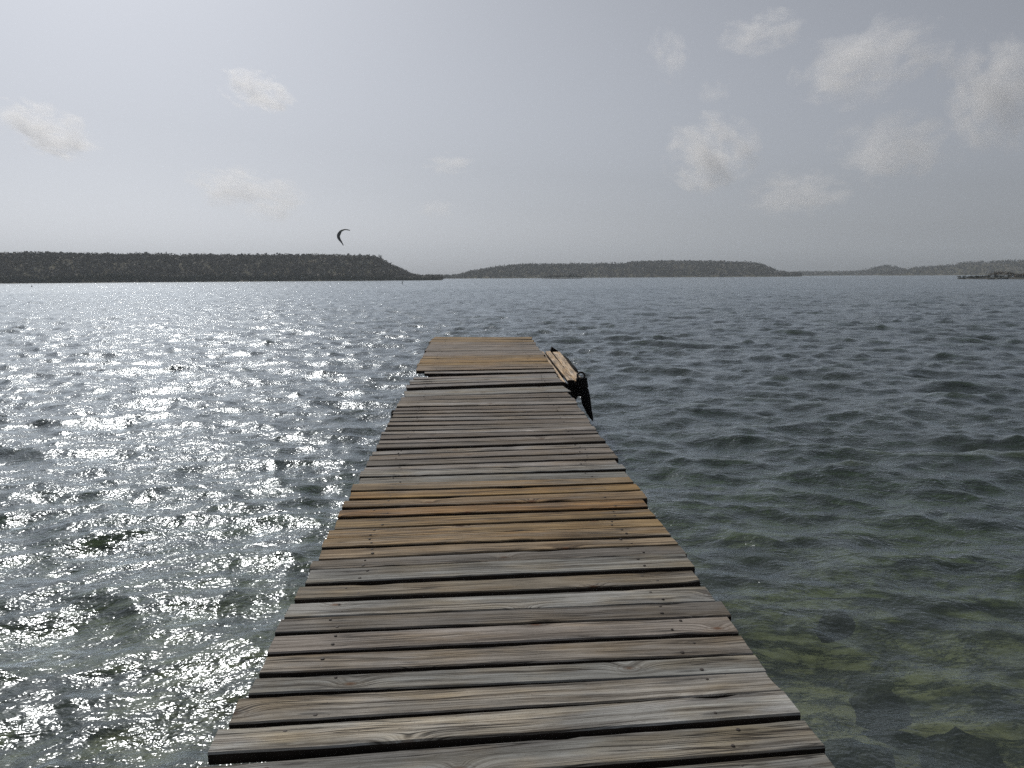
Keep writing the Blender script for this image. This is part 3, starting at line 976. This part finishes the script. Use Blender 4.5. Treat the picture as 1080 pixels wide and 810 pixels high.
# pale boat drawn up under the brown bushes
d = ray(1058, 291); az = math.atan2(d.x, d.y)
boat = empty('boat', (math.sin(az) * 378, math.cos(az) * 378, .08))
boat.rotation_euler.z = R(-31)
tag(boat, 'small dark boat with a flat pale canopy moored against the brown bushes', 'boat')
M_BOAT = simple_mat('dark_hull_paint', (.04, .045, .05), .5, .2)
M_WHITE = simple_mat('white_paint', (.75, .75, .72), .5, .08)
st = [(-1.9, .62, .42), (-1.2, .72, .40), (0, .75, .38), (1.1, .58, .42), (1.75, .25, .50), (2.0, .03, .58)]
v = []; f = []
for (x, b, h) in st:
    v += [(x, -b, h), (x, -b * .8, .05), (x, 0, -.08), (x, b * .8, .05), (x, b, h), (x, b * .86, h - .02), (x, 0, .06), (x, -b * .86, h - .02)]
for i in range(len(st) - 1):
    for j in range(8):
        f.append((i * 8 + j, (i + 1) * 8 + j, (i + 1) * 8 + (j + 1) % 8, i * 8 + (j + 1) % 8))
f.append(tuple(range(8))); f.append(tuple(40 + j for j in range(8))[::-1])
mesh_np('hull', np.array(v), f, M_BOAT, boat)
mb = MB(); mb.box((-.7, 0, .30), (.28, 1.2, .04)); mb.box((.5, 0, .30), (.28, 1.1, .04)); mb.build('bench', M_WOOD, boat)
mb = MB(); mb.box((-.2, 0, 1.45), (3.4, 1.5, .34), None, .05); mb.build('canopy', M_WHITE, boat)
for px_ in (-1.6, 1.1):
    for sy in (-.55, .55):
        mb = MB(); mb.tube([(px_, sy, .3), (px_, sy, 1.29)], .03, 8); mb.build('canopy_post', M_WHITE, boat)

# ------------------------------------------------------------------ kite, kitesurfer, float, bird
M_KDARK = simple_mat('dark_kite_cloth', (.020, .024, .032), .55, .2, 2.0, .05)
M_KWHITE = simple_mat('white_kite_cloth', (.72, .74, .76), .5, .05, 2.0, .05)
M_WET = simple_mat('dark_wetsuit', (.010, .011, .013), .5, .2, 6.0)
M_SKIN = simple_mat('tanned_skin', (.30, .18, .12), .55, .1)
KD = 285.0
kc = at_range(366.5, 251.0, KD)
kite = empty('kite', tuple(kc))
tag(kite, 'crescent-shaped dark and white kite flying above the headland', 'kite')
mpx = KD / F                                         # metres per pixel out there


def kpt(ox, oy, dep):   # pixels from the kite's centre, depth metres
    return Vector((ox * mpx, dep, -oy * mpx))


# leading edge arc on the photo: lower tip, round the left side, over the top, right tip
arc = [(-6.0 + 0.0 + 1.2 + 0.6, 7.4), (-6.6, 4.6), (-9.2, 1.5), (-10.4, -2.0), (-9.2, -5.0), (-6.8, -7.4), (-3.2, -8.6), (0.2, -8.4), (2.6, -7.4)]
arc[0] = (-4.4, 7.4)
widths = [.3, 1.0, 1.7, 2.1, 2.0, 1.3, .8, .6, .2]


def spline(P, n):
    P = np.array(P, float); tt = np.linspace(0, len(P) - 1, n); out = []
    for q in tt:
        i = min(int(q), len(P) - 2); u = q - i
        p0, p1, p2, p3 = P[max(i - 1, 0)], P[i], P[i + 1], P[min(i + 2, len(P) - 1)]
        out.append(.5 * ((2 * p1) + (-p0 + p2) * u + (2 * p0 - 5 * p1 + 4 * p2 - p3) * u * u + (-p0 + 3 * p1 - 3 * p2 + p3) * u ** 3))
    return np.array(out)


nk = 37
A_ = spline(arc, nk); Wk = spline([[w] for w in widths], nk)[:, 0]
C_ = A_.mean(0)
v = []; f = []; mi = []
nc = 7
for i in range(nk):
    inn = (np.array([-1.0, -1.0]) - A_[i]); inn /= np.linalg.norm(inn)
    for side in (0, 1):
        for j in range(nc):
            q = j / (nc - 1)
            camber = math.sin(math.pi * q) * .45
            p = A_[i] + inn * Wk[i] * q
            pos = kpt(p[0], p[1], q * Wk[i] * .55) + Vector((-inn[0], 0, inn[1])) * camber * .5 + Vector((inn[0], 0, -inn[1])) * side * .02
            v.append(tuple(pos))
per = 2 * nc
for i in range(nk - 1):
    for j in range(nc - 1):
        f.append((i * per + j, i * per + j + 1, (i + 1) * per + j + 1, (i + 1) * per + j)); mi.append(1 if 21 <= i <= 30 else 0)
        f.append((i * per + nc + j, (i + 1) * per + nc + j, (i + 1) * per + nc + j + 1, i * per + nc + j + 1)); mi.append(1 if 21 <= i <= 30 else 0)
mesh_np('canopy', np.array(v), f, None, kite, True, [M_KDARK, M_KWHITE], mi)
mb = MB()
mb.tube([tuple(kpt(p[0], p[1], -.03)) for p in A_], [max(.05, .16 * math.sin(math.pi * (i + 1.5) / (nk + 2))) for i in range(nk)], 8)
mb.build('leading_edge', M_KDARK, kite, True)
for i in (8, 14, 20, 28):
    inn = (np.array([-1.0, -1.0]) - A_[i]); inn /= np.linalg.norm(inn)
    mb = MB()
    mb.tube([tuple(kpt(*(A_[i] + inn * Wk[i] * q), q * Wk[i] * .55)) for q in (0, .5, 1)], [.07, .06, .04], 6)
    mb.build('strut', M_KDARK if i != 28 else M_KWHITE, kite, True)

# the rider: crouched low on a board, one continuous skinned body
rp = on_plane(424.6, 299.6, Vector((0, 0, 0)), Vector((0, 0, 1)))


def skin_body(name, J, edges, mat, parent, sub=2):
    me = bpy.data.meshes.new(name)
    me.from_pydata([j[0] for j in J], edges, [])
    o = bpy.data.objects.new(name, me); link(o, parent)
    mod = o.modifiers.new('skin', 'SKIN')
    for k, j in enumerate(J):
        r_ = j[1] if isinstance(j[1], tuple) else (j[1], j[1])
        me.skin_vertices[0].data[k].radius = r_
        me.skin_vertices[0].data[k].use_root = (k == 0)
    s = o.modifiers.new('sub', 'SUBSURF'); s.levels = sub; s.render_levels = sub
    me.materials.append(mat)
    for p in me.polygons: p.use_smooth = True
    return o


rider = empty('person', tuple(rp))
rider.location.z = -.02
tag(rider, 'tiny kitesurfer in dark wetsuit crouching low on the water near the headland tip', 'person')
J = [((0, 0, .42), (.15, .12)), ((.05, 0, .62), (.14, .11)), ((.12, 0, .84), (.16, .11)), ((.15, 0, .95), (.06, .06)), ((.17, 0, 1.02), (.075, .085)), ((.18, 0, 1.12), (.085, .10)), ((.18, 0, 1.18), (.06, .07)),
     ((.12, -.18, .86), .06), ((-.08, -.26, .74), .045), ((-.30, -.20, .82), .035), ((-.37, -.19, .84), .04),
     ((.12, .18, .86), .06), ((-.08, .26, .74), .045), ((-.30, .20, .82), .035), ((-.37, .19, .84), .04),
     ((-.02, -.12, .38), .09), ((-.22, -.34, .32), .065), ((-.05, -.42, .08), .045), ((-.14, -.45, .06), .035),
     ((-.02, .12, .38), .09), ((-.22, .34, .32), .065), ((-.05, .42, .08), .045), ((-.14, .45, .06), .035)]
E_ = [(0, 1), (1, 2), (2, 3), (3, 4), (4, 5), (5, 6), (2, 7), (7, 8), (8, 9), (9, 10), (2, 11), (11, 12), (12, 13), (13, 14), (0, 15), (15, 16), (16, 17), (17, 18), (0, 19), (19, 20), (20, 21), (21, 22)]
skin_body('body', J, E_, M_WET, rider)
kb = empty('kiteboard', tuple(rp))
kb.location.z = .02
tag(kb, 'dark twin-tip board under the crouching kitesurfer', 'board')
v = []
for z_ in (.0, .035):
    for k in range(24):
        w = 2 * math.pi * k / 24
        cx = math.copysign(abs(math.cos(w)) ** .5, math.cos(w)); sy = math.copysign(abs(math.sin(w)) ** .7, math.sin(w))
        v.append((cx * .21 - .08, sy * .70, z_ + .06 * (sy ** 2)))
f = [tuple(range(24))[::-1], tuple(24 + k for k in range(24))] + [(k, (k + 1) % 24, 24 + (k + 1) % 24, 24 + k) for k in range(24)]
mesh_np('deck', np.array(v), f, M_KDARK, kb)
for sg in (-.43, .43):
    mb = MB(); mb.box((-.09, sg, .10), (.16, .12, .06), None, .01)
    mb.build('foot_strap', M_RUBBER, kb)

q = on_plane(33.5, 302.6, Vector((0, 0, 0)), Vector((0, 0, 1)))
M_BUOY = simple_mat('dark_float', (.03, .028, .026), .6)
mb = MB()
mb.tube([(0, 0, -.25), (0, 0, -.05), (0, 0, .12), (0, 0, .26), (0, 0, .33)], [.16, .24, .22, .12, .05], 14)
mb.tube([(0, 0, .3), (.02, 0, .75)], [.035, .025], 8)
o = mb.build('buoy', M_BUOY, None, True)
o.location = (q.x, q.y, 0)
tag(o, 'tiny dark float bobbing in the glittering water off the headland', 'buoy')

# ------------------------------------------------------------------ clouds: real volumes far outside the haze
def cloud_material(dens):
    m, t, out = new_mat('cloud_vapour')
    co = t.n('ShaderNodeTexCoord').outputs['Object']
    oi = t.n('ShaderNodeObjectInfo').outputs['Random']
    off = t.comb(t.math('MULTIPLY', oi, 37.0), t.math('MULTIPLY', oi, 91.0), 0.0)
    p = t.vmath('ADD', co, off)
    n = t.noise(p, 1.9, 9, .66, .25)
    r = t.vmath('LENGTH', co)
    dn = t.math('SUBTRACT', t.math('MULTIPLY', n, 3.1), t.math('ADD', 1.2, t.math('MULTIPLY', t.math('POWER', r, 1.6), .62)))
    dn = t.math('MULTIPLY', t.math('MINIMUM', t.math('MAXIMUM', t.math('MULTIPLY', dn, 4.0), 0.0), 1.0), dens)
    pv = t.n('ShaderNodeVolumePrincipled', {'Color': (.99, .99, .99, 1), 'Density': dn, 'Anisotropy': .45})
    t.nt.links.new(pv.outputs[0], out.inputs['Volume'])
    return m


M_CLOUD = cloud_material(.0062)
M_CLOUD_THIN = cloud_material(.0036)
import bmesh
bm = bmesh.new(); bmesh.ops.create_icosphere(bm, subdivisions=3, radius=1.0)
ME_C = bpy.data.meshes.new('cloud'); bm.to_mesh(ME_C); bm.free(); ME_C.materials.append(M_CLOUD)
ME_T = ME_C.copy(); ME_T.materials[0] = M_CLOUD_THIN
for (px, py, wx, wy, rot, me, lab) in [
        (50, 138, 70, 30, -14, ME_C, 'long white cloud low over the bright side of the sky'),
        (272, 97, 56, 26, -18, ME_C, 'small bright white cloud high above the headland'),
        (265, 203, 90, 32, -12, ME_T, 'faint wide cloud halfway between the headland and the bright cloud'),
        (474, 174, 40, 16, 0, ME_T, 'small faint cloud above the end of the pier'),
        (462, 220, 34, 14, 0, ME_T, 'faintest little cloud above the gap between the hills'),
        (706, 58, 30, 36, 20, ME_T, 'small upright wisp of cloud high over the flat-topped hill'),
        (800, 36, 62, 28, 4, ME_T, 'thin white cloud near the top of the sky'),
        (752, 98, 24, 16, 0, ME_T, 'tiny puff of cloud between the wisps'),
        (915, 66, 100, 48, 14, ME_T, 'broad ragged cloud high in the grey sky'),
        (750, 162, 76, 50, -10, ME_C, 'rounded grey-white cumulus above the flat-topped hill'),
        (1050, 96, 70, 70, 20, ME_C, 'largest puffy cloud by the edge of the sky'),
        (945, 156, 84, 44, 0, ME_T, 'faint low cloud over the small cone-shaped hill'),
        (838, 205, 74, 30, 0, ME_T, 'faint spread-out cloud trailing from the rounded cumulus')]:
    D = 5200.0
    p = at_range(px, py, D)
    o = bpy.data.objects.new('cloud', me); link(o)
    o.location = p
    m_ = D / F
    o.scale = (wx * m_ * .74, wx * m_ * .5, wy * m_ * .84)
    o.rotation_euler = (0, R(-rot), -math.atan2(p.x, p.y))
    tag(o, lab, 'cloud')

# ------------------------------------------------------------------ haze
mb = MB(); mb.box((0, 0, 44), (5600, 5600, 104))
m, t, out = new_mat('sea_haze')
pv = t.n('ShaderNodeVolumePrincipled', {'Color': (.84, .92, 1.0, 1), 'Density': .00020, 'Anisotropy': .12})
t.nt.links.new(pv.outputs[0], out.inputs['Volume'])
hz = mb.build('haze', m)
tag(hz, 'pale sea haze over the bay', None, None, 'stuff')

# ------------------------------------------------------------------ light
world = bpy.data.worlds.new('World'); scene.world = world; world.use_nodes = True
wn = NT(world.node_tree)
bg = world.node_tree.nodes['Background']
sky = world.node_tree.nodes.new('ShaderNodeTexSky')
sky.sky_type = 'NISHITA'; sky.sun_disc = False
sky.sun_elevation = SUN_EL; sky.sun_rotation = SUN_AZ
sky.air_density = 1.0; sky.dust_density = 2.1; sky.ozone_density = 1.0; sky.altitude = 0
hsv = wn.n('ShaderNodeHueSaturation', {'Saturation': .14, 'Color': sky.outputs[0]})
haz = wn.mix(1.0, hsv.outputs[0], (.94, .98, 1.07, 1), 'MULTIPLY')
world.node_tree.links.new(haz, bg.inputs[0])
bg.inputs[1].default_value = 0.1
sun = bpy.data.lights.new('sun', 'SUN'); sun.energy = 4.4; sun.angle = R(.55); sun.color = (1.0, .95, .88)
so = bpy.data.objects.new('sun', sun); link(so)
sd = Vector((math.sin(SUN_AZ) * math.cos(SUN_EL), math.cos(SUN_AZ) * math.cos(SUN_EL), math.sin(SUN_EL)))
so.rotation_euler = sd.to_track_quat('Z', 'Y').to_euler()
so.location = sd * 60

scene.view_settings.view_transform = 'Standard'
scene.view_settings.look = 'None'
scene.view_settings.gamma = 1.0
scene.view_settings.exposure = -0.72
cy = scene.cycles
cy.max_bounces = 10; cy.diffuse_bounces = 2; cy.glossy_bounces = 3; cy.transmission_bounces = 4; cy.volume_bounces = 5; cy.transparent_max_bounces = 12
cy.caustics_reflective = False; cy.caustics_refractive = False
cy.sample_clamp_indirect = 4.0
cy.sample_clamp_direct = 0.0
cy.use_denoising = False
cy.use_adaptive_sampling = False
cy.denoiser = 'OPENIMAGEDENOISE'
cy.denoising_input_passes = 'RGB_ALBEDO_NORMAL'
cy.denoising_prefilter = 'ACCURATE'
